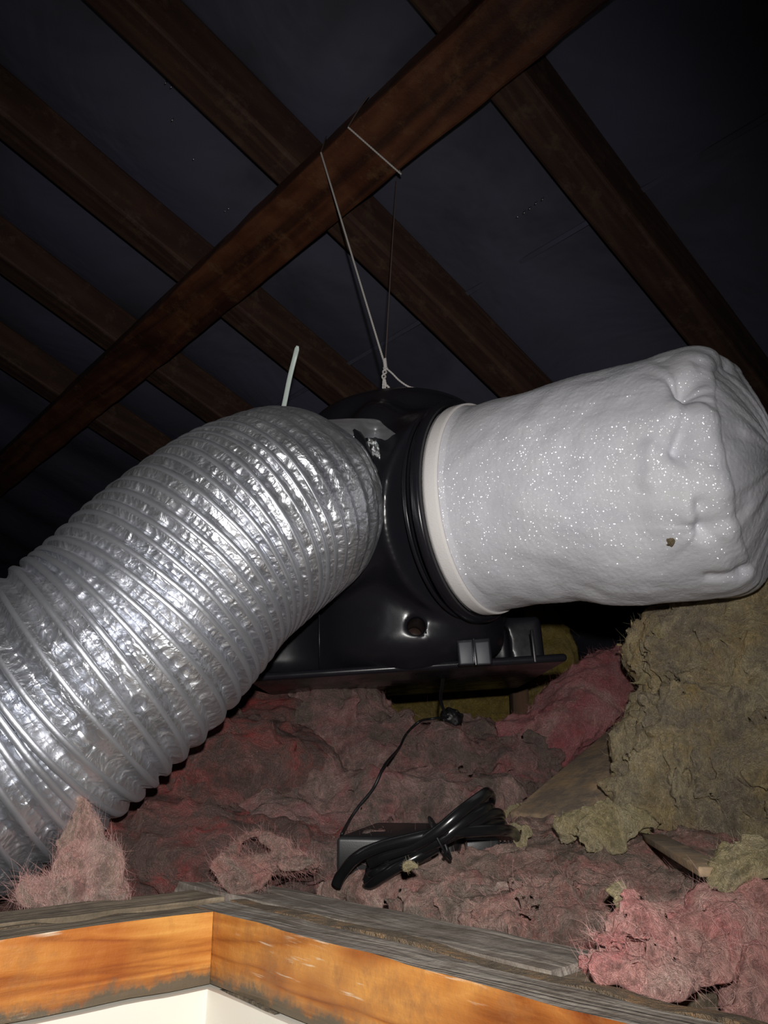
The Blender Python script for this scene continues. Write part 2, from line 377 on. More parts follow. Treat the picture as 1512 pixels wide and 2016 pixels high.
# staples glinting in the felt
for i, (x, y) in enumerate([(1018, 428), (1031, 420), (1042, 412), (1054, 402), (1067, 394), (442, 417), (449, 412), (325, 165), (336, 173), (338, 238), (571, 166), (380, 315)]):
    v = P(x, y, 1)-CAM; q = roofpt(0, 0, .126); t = ((q-CAM)@NR)/(v@NR); c = CAM+v*t
    lab = ['tiny bright staple, lowest left of the row of five on the felt', 'tiny bright staple, second from the left in the row of five', 'tiny bright staple in the middle of the row of five', 'tiny bright staple, second from the right in the row of five', 'tiny bright staple, topmost right of the row of five', 'bright staple just left of the beam, right one of a close pair', 'bright staple just left of the beam, left one of a close pair', 'small staple on the felt between the upper rafters, upper of a pair', 'small staple on the felt between the upper rafters, lower of a pair', 'lone small staple below the pair between the upper rafters', 'lone small staple on the felt right of the topmost rafter', 'lone small staple on the felt midway to the beam'][i]
    pts = [c+S*.0016+NR*.006, c+S*.0016, c-S*.0016, c-S*.0016+NR*.006]
    o = tube('staple', pts, .0009, M_staple, seg=6); tag(o, lab, 'staple', 'row of five staples right of the beam' if i < 5 else 'scattered staples left of the beam')

# ------------------------------------------------------------------ hatch frame
def board(name, a0, a1, b0, b1, z0, z1, mats, lab, cat='timber', ax='s', parent=None, rough=.0006, bv=.002, slot=None):
    # a subdivided, slightly wavy board; top faces take slot 1 when two materials are given
    nx = max(2, int((a1-a0)/.012)); ny = max(2, int((b1-b0)/.012)); nz = 4
    import bmesh
    bm = bmesh.new()
    idx = {}
    def vv(i, j, k):
        if (i, j, k) not in idx:
            a = a0+(a1-a0)*i/nx; b = b0+(b1-b0)*j/ny; z = z0+(z1-z0)*k/nz
            q = np.array([a, b, z])*40; d = np.array([float(vnoise(q)), float(vnoise(q+7)), float(vnoise(q+13))])*rough
            e = (i in (0, nx))+(j in (0, ny))+(k in (0, nz))
            c = KL(a, b, z) + H*d[0]+S*d[1]+Z3*d[2]
            idx[(i, j, k)] = bm.verts.new(c)
        return idx[(i, j, k)]
    for i in range(nx):
        for j in range(ny):
            f = bm.faces.new([vv(i, j, nz), vv(i+1, j, nz), vv(i+1, j+1, nz), vv(i, j+1, nz)]); f.material_index = 1 if len(mats) > 1 else 0
            bm.faces.new([vv(i, j+1, 0), vv(i+1, j+1, 0), vv(i+1, j, 0), vv(i, j, 0)])
    for j in range(ny):
        for k in range(nz):
            bm.faces.new([vv(0, j, k), vv(0, j, k+1), vv(0, j+1, k+1), vv(0, j+1, k)])
            bm.faces.new([vv(nx, j, k), vv(nx, j+1, k), vv(nx, j+1, k+1), vv(nx, j, k+1)])
    for i in range(nx):
        for k in range(nz):
            bm.faces.new([vv(i, 0, k), vv(i+1, 0, k), vv(i+1, 0, k+1), vv(i, 0, k+1)])
            bm.faces.new([vv(i, ny, k), vv(i, ny, k+1), vv(i+1, ny, k+1), vv(i+1, ny, k)])
    bmesh.ops.recalc_face_normals(bm, faces=bm.faces)
    me = bpy.data.meshes.new(name); bm.normal_update()
    mn = np.array([v.co for v in bm.verts]); c0 = np.array([(mn[:, 0].min()+mn[:, 0].max())/2, (mn[:, 1].min()+mn[:, 1].max())/2, mn[:, 2].min()])
    if parent is not None: c0 = ORIG[parent.name]
    for v in bm.verts: v.co = v.co - type(v.co)(c0)
    bm.to_mesh(me); bm.free()
    for m in mats: me.materials.append(m)
    ob = bpy.data.objects.new(name, me); COL.objects.link(ob); ORIG[ob.name] = c0
    if parent is None: ob.location = c0
    else: ob.parent = parent
    if lab: tag(ob, lab, cat)
    return ob
board('hatch_lining_board', 0, .024, -.75, .0245, -.038, 0, [M_orR, M_grS], 'orange pine lining board with grey top edge, right side of the hatch', 'board')
board('hatch_lining_board', -.75, -.0005, .0, .024, -.038, 0, [M_orL, M_grH], 'orange pine lining board with grey top edge, left side of the hatch', 'board')
aR = float((G(1180, 1960)-K)@S); bE = float((G(1145, 1897)-K)@S)
board('ceiling_joist', .036, .078, bE, .42, -.088, .001, [M_grS], 'dirty grey timber behind the right orange board, its edge rough', 'timber')
board('ceiling_joist', -.80, .024, .030, .070, -.088, .002, [M_grH], 'dusty brown timber behind the left orange board below the duct', 'timber')
board('dirt_filled_gap', .0245, .0355, -.80, .024, -.04, .0004, [M_dirt], 'brown debris filled groove along the right side timbers', 'debris', rough=.0022)
o = board('dirt_filled_gap', -.75, .0, .0245, .0295, -.04, -.0005, [M_dirt], 'dark dirty groove along the left side timbers', 'debris', rough=.002)
# joist running away on the right

board('ceiling_joist', .037, .9, aR, bE-.001, -.088, -.002, [M_grH], 'grey joist running off to the right past the bright pink wool', 'timber')
# white plaster edge and grime line
o = board('trim_2', -.004, .018, -.75, -.004, -.30, -.0395, [M_white], None); tag(o, kind='structure')
o = board('trim_3', -.75, .018, -.004, .018, -.30, -.0395, [M_white], None); tag(o, kind='structure')
board('grime_line', .0, .003, -.7, -.0005, -.0400, -.0385, [M_mould], 'grey grime along the foot of the right orange board', 'grime', rough=.004)

# ------------------------------------------------------------------ wool
def fibres(V, Nn, count, L, mat_, parent, seed=0, lift=.35, rad=.00007):
    rg = np.random.default_rng(seed); i = rg.integers(0, len(V), count)
    p = V[i]; nn = Nn[i]; d = rg.normal(size=(count, 3)); d -= nn*(d*nn).sum(1)[:, None]; d /= np.linalg.norm(d, axis=1)[:, None]
    d = d + nn*rg.uniform(-.1, lift*2, (count, 1)); bnd = rg.normal(size=(count, 3))*.9
    Ls = L*rg.uniform(.4, 1.5, (count, 1)); K_ = 6; pts = []
    for k in range(K_):
        t = k/(K_-1); pts.append(p - nn*.001 + d*Ls*t + bnd*Ls*t*t*.5 - nn*Ls*t*t*lift*.6)
    pts = np.stack(pts, 1); a = nrm([.3, .9, .2]); b = nrm([.9, -.2, .5]); c = -(a+b)
    rr = rad*np.array([1, 1, .9, .8, .6, .3])[None, :, None]
    V3 = np.stack([pts+a*rr, pts+b*rr, pts+c*rr*.7], 2)            # count,K,3,3
    base = (np.arange(count)*K_*3)[:, None, None]; kk = (np.arange(K_-1)*3)[None, :, None]; jj = np.arange(3)[None, None, :]; j2 = (jj+1) % 3
    q = np.stack([base+kk+jj, base+kk+j2, base+kk+3+j2, base+kk+3+jj], -1).reshape(-1, 4)
    o = link('loose_fibres', V3.reshape(-1, 3), q, mat_, parent); o['kind'] = 'stuff'; return o
def wool(name, lab, ells, m, fm, h=.0042, amp=.010, fr=45, k=.03, nf=5000, fl=.010, seed=0, zmin=-.09, ridged=.5, lift=.35, cat='insulation', rad=.00007):
    E = []
    for (x, y, d, rx, ry, rz, *rot) in ells:
        c = P(x, y, d); a = math.radians(rot[0]) if rot else 0
        ax = np.array([math.cos(a), 0, math.sin(a)]); az = np.array([-math.sin(a), 0, math.cos(a)])
        b = math.radians(rot[1]) if len(rot) > 1 else 0
        ay = np.array([0, 1.0, 0]); ax, ay = ax*math.cos(b)+ay*math.sin(b), ay*math.cos(b)-ax*math.sin(b)
        E.append((c, np.stack([ax, ay, az]), np.array([rx, ry, rz])))
    lo_ = np.min([c-max(r) if False else c-r.max()*1.15 for c, A, r in E], 0)-.02; hi_ = np.max([c+r.max()*1.15 for c, A, r in E], 0)+.02
    lo_[2] = max(lo_[2], zmin-2*h)
    def fn(g):
        wp = np.stack([vnoise(g*fr*.45, seed+60), vnoise(g*fr*.45, seed+61), vnoise(g*fr*.45, seed+62)], -1)*.012
        q = g + wp; D = None
        for c, A, r in E:
            l = (q-c) @ A.T; kk = np.linalg.norm(l/r, axis=-1); dd = (kk-1)*kk/np.maximum(np.linalg.norm(l/r**2, axis=-1), 1e-6)
            D = dd if D is None else smin(D, dd, k)
        D = D - amp*(fbm(g*fr, 3, seed)*(1-ridged) + ridged*(abs(vnoise(g*fr*.8+fbm(g*fr*.5, 2, seed+9)[..., None]*.9, seed+5))*2.6-.8)) - amp*.45*(abs(vnoise(g*fr*2.3+wp*40, seed+20))*2-.6) - amp*.26*fbm(g*fr*5.5, 2, seed+30)
        return np.maximum(D, zmin-g[..., 2])
    V, Q = nets(fn, lo_, hi_, h)
    o = link(name, V, Q, m); tag(o, lab, cat); WV.append(V)
    e1 = V[Q[:, 1]]-V[Q[:, 0]]; e2 = V[Q[:, 2]]-V[Q[:, 0]]; fnm = np.cross(e1, e2); Nn = np.zeros_like(V)
    for j in range(4): np.add.at(Nn, Q[:, j], fnm)
    Nn /= np.maximum(np.linalg.norm(Nn, axis=1)[:, None], 1e-12)
    if nf: fibres(V, Nn, nf, fl, fm, o, seed, lift, rad)
    return o
WV = []
def snap(x, y, d0, off=.003, tol=.006):
    v = nrm(P(x, y, 1)-CAM); Z = np.vstack(WV)-CAM; t_ = Z@v; dd = np.linalg.norm(Z-t_[:, None]*v, axis=1)
    m_ = (dd < tol) & (t_ > d0*.75) & (t_ < d0*1.35)
    return P(x, y, d0) if not m_.any() else CAM+v*(t_[m_].min()-off)
def sd(x, y, d0=.6): return float((snap(x, y, d0, 0, .008)-CAM)@FW)
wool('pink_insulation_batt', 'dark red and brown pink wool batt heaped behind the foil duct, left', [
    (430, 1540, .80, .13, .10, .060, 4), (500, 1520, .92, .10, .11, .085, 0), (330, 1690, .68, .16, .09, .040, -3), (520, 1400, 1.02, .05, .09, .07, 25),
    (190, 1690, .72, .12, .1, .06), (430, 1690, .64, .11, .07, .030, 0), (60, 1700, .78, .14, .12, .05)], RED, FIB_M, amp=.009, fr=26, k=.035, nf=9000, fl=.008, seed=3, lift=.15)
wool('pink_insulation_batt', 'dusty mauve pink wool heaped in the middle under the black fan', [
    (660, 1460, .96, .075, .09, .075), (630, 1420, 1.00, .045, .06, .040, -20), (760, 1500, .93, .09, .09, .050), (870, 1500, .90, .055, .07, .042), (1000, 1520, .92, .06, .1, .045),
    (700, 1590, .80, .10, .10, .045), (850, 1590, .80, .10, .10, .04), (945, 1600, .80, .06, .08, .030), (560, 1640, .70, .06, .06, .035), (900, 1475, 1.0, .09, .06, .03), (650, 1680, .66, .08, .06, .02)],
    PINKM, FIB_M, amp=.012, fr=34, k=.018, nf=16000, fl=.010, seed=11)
wool('pink_insulation_batt', 'rose pink wool mound rising behind the sloping timber strut, right of centre', [
    (1110, 1425, .96, .07, .07, .045, 32), (1190, 1365, 1.00, .075, .07, .045, 32), (1050, 1475, .93, .04, .05, .032, 20), (1255, 1335, 1.04, .06, .06, .045, 25)],
    ROSE, FIB_R, amp=.007, fr=34, k=.03, nf=7000, fl=.008, seed=21)
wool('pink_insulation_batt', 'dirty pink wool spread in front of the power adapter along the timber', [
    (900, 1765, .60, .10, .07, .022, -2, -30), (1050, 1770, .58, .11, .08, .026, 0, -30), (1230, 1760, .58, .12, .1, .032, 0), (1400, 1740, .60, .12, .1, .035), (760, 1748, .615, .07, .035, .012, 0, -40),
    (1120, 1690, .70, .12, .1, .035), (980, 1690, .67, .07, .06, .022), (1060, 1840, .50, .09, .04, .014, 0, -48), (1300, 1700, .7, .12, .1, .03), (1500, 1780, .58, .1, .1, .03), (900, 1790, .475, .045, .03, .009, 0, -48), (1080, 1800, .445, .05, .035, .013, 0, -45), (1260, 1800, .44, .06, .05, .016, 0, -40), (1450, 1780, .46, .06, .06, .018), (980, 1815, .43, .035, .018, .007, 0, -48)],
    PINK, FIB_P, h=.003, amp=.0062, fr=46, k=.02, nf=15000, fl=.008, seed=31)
wool('pink_insulation_batt', 'bright clean pink wool torn open on the joist corner at lower right', [
    (1375, 1840, .365, .034, .034, .017, 5, 25), (1300, 1870, .345, .022, .022, .012, 0, 30), (1460, 1815, .385, .034, .034, .015), (1265, 1905, .315, .016, .016, .010, 10, 30), (1230, 1868, .345, .022, .016, .008), (1520, 1810, .39, .03, .03, .014)],
    BRITE, FIB_B, h=.0022, amp=.0042, fr=80, k=.010, nf=5000, fl=.006, rad=.00005, lift=.12, seed=41, zmin=-.004)
wool('pink_insulation_tuft', 'pale pink wool standing in a tall tuft against the duct, lower left', [
    (180, 1738, .50, .020, .018, .026), (172, 1680, .515, .013, .014, .024, 6), (160, 1610, .525, .0065, .008, .022, 8), (222, 1762, .49, .018, .015, .010)],
    TUFT, FIB_B, h=.0026, amp=.0045, fr=60, k=.012, nf=3500, fl=.007, lift=.12, rad=.00005, seed=51, zmin=-.004)
wool('pink_insulation_tuft', 'small pink wool wisp low beside the duct mouth at the far left', [
    (100, 1765, .50, .014, .014, .013), (66, 1772, .50, .010, .010, .009)], TUFT, FIB_B, h=.0026, amp=.004, fr=60, k=.012, nf=1200, fl=.010, seed=52, zmin=-.004)
wool('pink_insulation_tuft', 'pink wool fluff rising from below the joist in the bottom right corner', [
    (1480, 2000, .325, .018, .02, .018), (1498, 1940, .33, .010, .012, .018), (1400, 2030, .325, .018, .015, .011), (1318, 2000, .325, .006, .008, .011, 25), (1345, 2060, .32, .025, .018, .01)],
    BRITE, FIB_B, h=.002, amp=.004, fr=90, k=.010, nf=3000, fl=.005, lift=.12, rad=.00005, seed=53)
wool('pink_insulation_roll', 'curled pink wool fold with a dark hollow beside the power adapter', [
    (462, 1712, .535, .010, .014, .010, 20), (478, 1680, .55, .007, .010, .007, 45), (512, 1660, .56, .013, .007, .0038, 8), (552, 1668, .555, .009, .007, .004, -35), (575, 1690, .545, .009, .010, .005, -20), (540, 1712, .54, .020, .014, .0055), (605, 1712, .53, .013, .014, .006), (500, 1735, .52, .020, .014, .006)],
    PINK, FIB_P, h=.0018, amp=.002, fr=70, k=.0035, nf=2500, fl=.007, seed=57)
wool('yellow_insulation_mound', 'big dusty yellow mineral wool mound touching the white bag at right', [
    (1400, 1330, .76, .075, .07, .085, 10), (1470, 1250, .76, .075, .07, .075, 20), (1340, 1300, .80, .035, .05, .030, 25), (1330, 1440, .76, .045, .05, .05), (1440, 1480, .68, .09, .07, .075),
    (1350, 1560, .68, .062, .05, .036), (1550, 1380, .70, .09, .08, .12), (1500, 1590, .64, .08, .06, .045), (1600, 1560, .62, .08, .06, .07), (1275, 1510, .70, .022, .03, .028), (1440, 1190, .80, .05, .05, .03, 15), (1550, 1200, .8, .08, .06, .07)],
    YEL, FIB_Y, h=.0032, amp=.0115, fr=44, k=.012, nf=16000, fl=.007, seed=71, ridged=.65)
wool('yellow_insulation_clump', 'small pale yellow wool clump at the lower end of the strut', [
    (1140, 1630, sd(1140, 1650)+.01, .014, .014, .008, -20), (1190, 1624, sd(1190, 1650)+.012, .017, .014, .008, 0), (1135, 1655, sd(1130, 1660)+.005, .009, .009, .006), (1245, 1618, sd(1240, 1640)+.01, .015, .014, .007)],
    YELP, FIB_Y, h=.0022, amp=.005, fr=80, k=.008, nf=900, fl=.004, lift=.15, seed=72)
wool('yellow_insulation_clump', 'pale yellow wool clump on the pink wool near the right edge', [
    (1450, 1708, sd(1450, 1708)+.006, .014, .010, .006, 8), (1495, 1698, sd(1490, 1698)+.006, .013, .010, .006)], YELP, FIB_Y, h=.0022, amp=.004, fr=80, k=.008, nf=600, fl=.004, lift=.15, seed=73)
for i, (x, y, d, r, lb) in enumerate([(775, 1738, .585, .007, 'tiny yellow wool scrap under the coiled cable end'), (1325, 1245, .745, .010, 'yellow wool scrap at the tip of the mound beside the white bag'),
        (1252, 1342, .74, .009, 'yellow wool scrap on the edge of the rose pink mound'), (1205, 1747, .555, .008, 'olive yellow scrap lying on the dirty pink wool'), (1020, 1650, .66, .008, 'yellow scrap behind the loop of black cable'), (1000, 1588, .73, .007, 'yellow scrap at the lower left tip of the timber strut')]):
    d = sd(x, y, d)+.004; r = r*.5
    wool('yellow_insulation_scrap', lb, [(x, y, d, r*1.5, r, r*.75), (x+8, y+3, d, r, r, r*.7)], YELP, FIB_Y, h=.0018, amp=.003, fr=120, k=.005, nf=80, fl=.003, seed=80+i)
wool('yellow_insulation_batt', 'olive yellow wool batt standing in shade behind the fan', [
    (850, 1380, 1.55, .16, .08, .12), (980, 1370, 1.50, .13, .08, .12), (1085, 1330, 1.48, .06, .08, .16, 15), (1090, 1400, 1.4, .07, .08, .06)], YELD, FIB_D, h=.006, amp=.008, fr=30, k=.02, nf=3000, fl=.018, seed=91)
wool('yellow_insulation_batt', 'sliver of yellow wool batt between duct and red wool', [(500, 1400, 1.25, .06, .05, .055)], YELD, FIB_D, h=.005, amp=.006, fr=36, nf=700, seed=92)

# ------------------------------------------------------------------ loose timbers
a, b = P(1000, 1600, .735), P(1300, 1350, 1.0); ax = nrm(b-a); sd = nrm(np.cross(ax, Z3)); upn = np.cross(sd, ax)
o = box('timber_strut', (a+b)/2 + sd*.045 - upn*.02, ax, sd, upn, np.linalg.norm(b-a)/2, .045, .02, M_strut, bv=.003)
tag(o, 'flat dusty brown timber rising between the pink wool and the yellow mound', 'timber')
a, b = snap(1285, 1632, .62, -.006), snap(1405, 1692, .56, -.004); ax = nrm(b-a); sd = nrm(np.cross(ax, Z3)); upn = np.cross(sd, ax)
o = box('timber_offcut', (a+b)/2-upn*.006, ax, sd, upn, np.linalg.norm(b-a)/2, .008, .0025, M_strut, bv=.001); tag(o, 'thin split timber offcut sticking out under the yellow mound', 'timber')
a = P(1024, 1420, 1.30); o = box('wall_stud', a+Z3*.05, RX, np.array([0, 1.0, 0]), Z3, .0135, .02, .16, M_dark, bv=.002); tag(o, 'dark upright timber in front of the olive wool behind the fan', 'timber')
a = P(668, 1370, 1.45); o = box('wall_stud', a+Z3*.0, RX, np.array([0, 1.0, 0]), Z3, .068, .02, .11, mat('gap_shade_black', (.004, .004, .004), .9), bv=.002); tag(o, 'black board filling the shaded gap behind the middle pink wool', 'timber')  # near-black colour paints the shade of the gap behind the wool

# ------------------------------------------------------------------ fan unit
ca, sa = math.cos(math.radians(3.6)), math.sin(math.radians(3.6))
EX = np.array([ca, 0, sa]); EZ = np.array([-sa, 0, ca]); EY = np.array([0, 1.0, 0])
FO = P(785, 1322, .86)
CL = P(604, 1000, .80); AL = camv(-.80, .20, .60); RL = .086
CR = P(938, 1003, .80); AR = camv(.83, .15, .52); RR = .108
DC = P(778, 1010, .93)                                   # drum centre
fan = thing('ventilation_fan', FO, 'glossy black plastic fan unit hanging by string between foil duct and white bag', 'fan')
def U(g):
    q = g - FO; return np.stack([q@EX, q@EY, q@EZ], -1)
dcu = U(DC)
def rbox(l, c, hs, r):
    q = abs(l-np.array(c)) - (np.array(hs)-r); return np.linalg.norm(np.maximum(q, 0), axis=-1) + np.minimum(q.max(-1), 0) - r
def cyl(g, a, b, r, rd=.006):
    ax = b-a; L = np.linalg.norm(ax); ax = ax/L; q = g-a; t = q@ax; rr = np.linalg.norm(q-t[..., None]*ax, axis=-1)
    dx = rr-(r-rd); dy = abs(t-L/2)-(L/2-rd); return np.minimum(np.maximum(dx, dy), 0)+np.sqrt(np.maximum(dx, 0)**2+np.maximum(dy, 0)**2)-rd
ztop = U(P(770, 800, .93))[2]
holeP = P(816, 1248, .825)
def fsdf(g):
    l = U(g)
    hz = l[..., 2]
    # central drum, widening a little towards its foot
    cx = dcu[0]+.006; cy = dcu[1]
    rr = np.sqrt((l[..., 0]-cx)**2 + (l[..., 1]-cy)**2)
    Rz = .112 + .0*hz
    dx = rr-(Rz-.03); dy = abs(hz-ztop/2)-(ztop/2-.03)
    drum = np.minimum(np.maximum(dx, dy), 0)+np.sqrt(np.maximum(dx, 0)**2+np.maximum(dy, 0)**2)-.03
    sp = [(.014, -.064, .0, .050), (.010, -.076, .08, .044), (.004, -.095, .155, .037), (-.003, -.118, .215, .029), (-.008, -.130, .255, .022)]; nose = None
    for (x0, f0, z0, r0_), (x1, f1, z1, r1_) in zip(sp[:-1], sp[1:]):
        a = np.array([x0, f0+r0_, z0]); b = np.array([x1, f1+r1_, z1]); dv = b-a; tt_ = np.clip(((l-a)@dv)/(dv@dv), 0, 1)
        d_ = np.linalg.norm(l-(a+tt_[..., None]*dv), axis=-1)-(r0_+(r1_-r0_)*tt_); nose = d_ if nose is None else smin(nose, d_, .008)
    L_ = cyl(g, DC-AL*.02, CL-AL*.010, RL+.006, .004); R_ = cyl(g, DC-AR*.02, CR-AR*.004, RR+.006, .004)
    skirt = rbox(l, (-.055, .085, .055), (.118, .115, .055), .02)
    D = smin(drum, skirt, .03)
    D = smin(D, smin(L_, R_, .02), .016); D = smin(D, np.maximum(nose, -hz), .03)
    D = smin(D, rbox(l, (.075, .10, .028), (.095, .085, .028), .005), .008)
    # lower ring lip of the foot
    # recess on the right for the latch
    rec = rbox(l, (.085, .0, .024), (.045, .030, .022), .006); D = np.maximum(D, -rec)
    hc = cyl(g, holeP-EY*.10, holeP+EY*.030, .0092, .001); D = np.maximum(D, -hc)
    # hollow collar mouths
    return D
lo_ = np.array([FO[0]-.20, FO[1]-.12, FO[2]-.03]); lo_[1] -= .06; hi_ = np.array([FO[0]+.21, FO[1]+.25, FO[2]+ztop+.04])
V, Q = nets(fsdf, lo_, hi_, .0026); o = link('fan_housing', V, Q, M_blk, fan)
sm = o.modifiers.new('smooth', 'SMOOTH'); sm.factor = .5; sm.iterations = 12
# base flange
o = box('base_flange', FO+EX*.0075+EY*.078-EZ*.004, EX, EY, EZ, .166, .150, .0042, M_blk, fan, bv=.004)
for c, A_, R_, nm in ((CL-AL*.012, AL, RL+.004, 'duct_collar'), (CR-AR*.006, AR, RR+.002, 'bag_collar')):
    v1, f1 = ring(c, A_, R_, .010, .0075, 128); v2, f2 = ring(c-A_*.014, A_, R_, .004, .0028, 128)
    link(nm, *merge([(v1, f1), (v2, f2)]), M_blk, fan)
o = box('collar_clip', P(888, 1136, .735), nrm([.8, .3, -.5]), EY, nrm([.5, 0, .8]), .0065, .006, .006, M_blk, fan, bv=.0015)
# latch: two grey tabs with a fin between
lt = box('latch', P(933, 1284, .785), EX, EY, EZ, .0175, .006, .0135, M_blk, fan, bv=.002)
ORIG[lt.name] = ORIG[fan.name]
for x in (917, 950): o = box('latch_tab', P(x, 1286, .779), EX, EY, EZ, .0072, .003, .0115, M_blk2, lt, bv=.0015); o['label'] = 'dark grey latch tab'
box('latch_fin', P(934, 1284, .777), EX, EY, EZ, .0009, .005, .0135, M_blk, lt, bv=.0004)
v, f = tubev(np.array([holeP+EY*.012, holeP+EY*.03]), .0085, seg=24); o = link('screw_recess', v, f, M_hole, fan); o['label'] = 'brown screw recess'
box('corner_rib', P(1050, 1272, .80), EX, EY, EZ, .0015, .003, .017, M_blk, fan, bv=.0006)
tube('seam_line', [P(628, 1170, .79), P(629, 1290, .79), P(630, 1318, .79)], .0006, M_blk, fan, seg=6)
# thin lead out of the fan and its taped connector
pts = catmull([P(872, 1320, .84), P(869, 1350, .86), P(866, 1375, .88), P(874, 1402, .89), snap(885, 1412, .9, .004)], 40)
tube('fan_lead', pts, .0011, M_wire, fan, seg=8)
tube('fan_lead', pts+RX*.002+np.array([0, .001, 0]), .0009, M_wire, fan, seg=8)
g_ = lambda p: 1
con = snap(890, 1412, .9, .004)
def csdf(g):
    l = g-con; return np.linalg.norm(l/np.array([.0125, .011, .0095]), axis=-1)*.010-.010 - .003*fbm(g*160, 2, 5)
V, Q = nets(csdf, con-.02, con+.02, .0013); o = link('taped_connector', V, Q, M_wire, fan)
# ------------------------------------------------------------------ foil duct
duct = None
cp = [CL-AL*.006, CL+AL*.012, P(545, 1008, .742), P(475, 1048, .705), P(400, 1103, .675), P(318, 1187, .645), P(240, 1272, .62), P(150, 1345, .60), P(62, 1415, .588), P(-30, 1474, .574), P(-140, 1525, .56), P(-280, 1575, .545)]
cl = catmull(cp, 900); ln = np.concatenate([[0], np.cumsum(np.linalg.norm(np.diff(cl, axis=0), axis=1))]); Lt = ln[-1]
NU, NV = 1500, 640
uu = np.linspace(0, Lt, NU); cl = np.stack([np.interp(uu, ln, cl[:, i]) for i in range(3)], -1)
t, a_, b_ = frames(cl, UP); th = np.arange(NV)/NV*2*math.pi
# rib phase: pitch grows away from the collar
pitch = np.interp(uu, [0, .03, .10, .22, .45, .8], [.0065, .0080, .0108, .0128, .0136, .0140])
ph = np.concatenate([[0], np.cumsum(np.diff(uu)/pitch[1:])])
PHI = ph[:, None] + th[None, :]/(2*math.pi) + .05*np.sin(th*3+1)[None, :]*np.minimum(1, uu/.1)[:, None]
c = .5+.5*np.cos(2*math.pi*PHI)
Rb = np.interp(uu, [0, .013, .022, .06, .14, 9], [.0880, .0885, .0945, .1000, .1015, .1015])
sag = np.interp(uu, [0, .02, .08, .25, 9], [.0008, .0022, .0040, .0058, .0065])
loose = fbm(np.stack([np.cos(th)[None, :]*2.2+uu[:, None]*0, np.sin(th)[None, :]*2.2+uu[:, None]*0, uu[:, None]*18+0*th[None, :]], -1), 2, 3)
prof = np.clip(c, 0, 1)**.75
valley = np.clip((1-c*1.35), 0, 1)**.6
arc = th[None, :]*.1
pc = np.stack([np.cos(th)[None, :]*.1*np.ones((NU, 1)), np.sin(th)[None, :]*.1*np.ones((NU, 1)), uu[:, None]*np.ones((1, NV))], -1)
wq = pc + .003*np.stack([vnoise(pc*120, 1), vnoise(pc*120, 2), vnoise(pc*120, 3)], -1)
k1 = 1-abs(vnoise(wq*np.array([150, 150, 85]), 11))*2; k2 = 1-abs(vnoise(wq*np.array([300, 300, 170]), 12))*2; k3 = vnoise(wq*np.array([75, 75, 60]), 13)
crk = k1*.55+k2*.3+k3*.5
R2 = Rb[:, None] - sag[:, None]*(1-prof)*(1+.35*loose) + valley*crk*np.interp(uu, [0, .03, .1, 9], [.0003, .0009, .0016, .0018])[:, None] + .0016*loose
V = cl[:, None, :] + R2[..., None]*(np.cos(th)[None, :, None]*a_[:, None, :]+np.sin(th)[None, :, None]*b_[:, None, :])
V = V + t[:, None, :]*(valley*.0012*k3)[..., None]
i_, j_ = np.meshgrid(np.arange(NU-1), np.arange(NV), indexing='ij')
Q = np.stack([i_*NV+j_, i_*NV+(j_+1) % NV, (i_+1)*NV+(j_+1) % NV, (i_+1)*NV+j_], -1).reshape(-1, 4)[:, ::-1]
duct = link('flexible_foil_duct', V.reshape(-1, 3), Q, M_foil)
tag(duct, 'wide ribbed silver foil duct curving from the fan down to the lower left', 'duct')
# wire spiral under a smooth sleeve: one raised helix
nt = int(ph[-1]) ; hs = []
K_ = np.arange(0, nt, 1/160.)
thk = (-(K_ % 1))*2*math.pi
uk = np.interp(K_, ph, uu); wob = .05*np.sin(thk*3+1)*np.minimum(1, uk/.1); uk = np.interp(K_-wob, ph, uu)
ck = np.stack([np.interp(uk, uu, cl[:, i]) for i in range(3)], -1); ak = np.stack([np.interp(uk, uu, a_[:, i]) for i in range(3)], -1); bk = np.stack([np.interp(uk, uu, b_[:, i]) for i in range(3)], -1)
# phase: PHI integer  ->  ph = n - th/2pi
ak /= np.linalg.norm(ak, axis=1)[:, None]; bk /= np.linalg.norm(bk, axis=1)[:, None]
rk = np.interp(uk, uu, Rb); tq = np.stack([np.cos(thk)*2.2, np.sin(thk)*2.2, uk*18], -1)
hp = ck + (rk-.0013+.0016*fbm(tq, 2, 3))[:, None]*(np.cos(thk)[:, None]*ak+np.sin(thk)[:, None]*bk)
hp = hp[20:]
tt = np.gradient(hp, axis=0); tt /= np.linalg.norm(tt, axis=1)[:, None]; nn = (hp-ck[20:]); nn /= np.linalg.norm(nn, axis=1)[:, None]; bb = np.cross(tt, nn)
rw = np.interp(uk[20:], [0, .03, .12, 9], [.0008, .0015, .0021, .0022])[:, None, None]
qq = np.arange(10)/10*2*math.pi
V = hp[:, None, :] + rw*(np.cos(qq)[None, :, None]*nn[:, None, :]*.72 + np.sin(qq)[None, :, None]*bb[:, None, :]*1.25)
n_ = len(hp); i_, j_ = np.meshgrid(np.arange(n_-1), np.arange(10), indexing='ij')
Q = np.stack([i_*10+j_, i_*10+(j_+1) % 10, (i_+1)*10+(j_+1) % 10, (i_+1)*10+j_], -1).reshape(-1, 4)
link('wire_rib', V.reshape(-1, 3), Q, M_sleeve, duct)

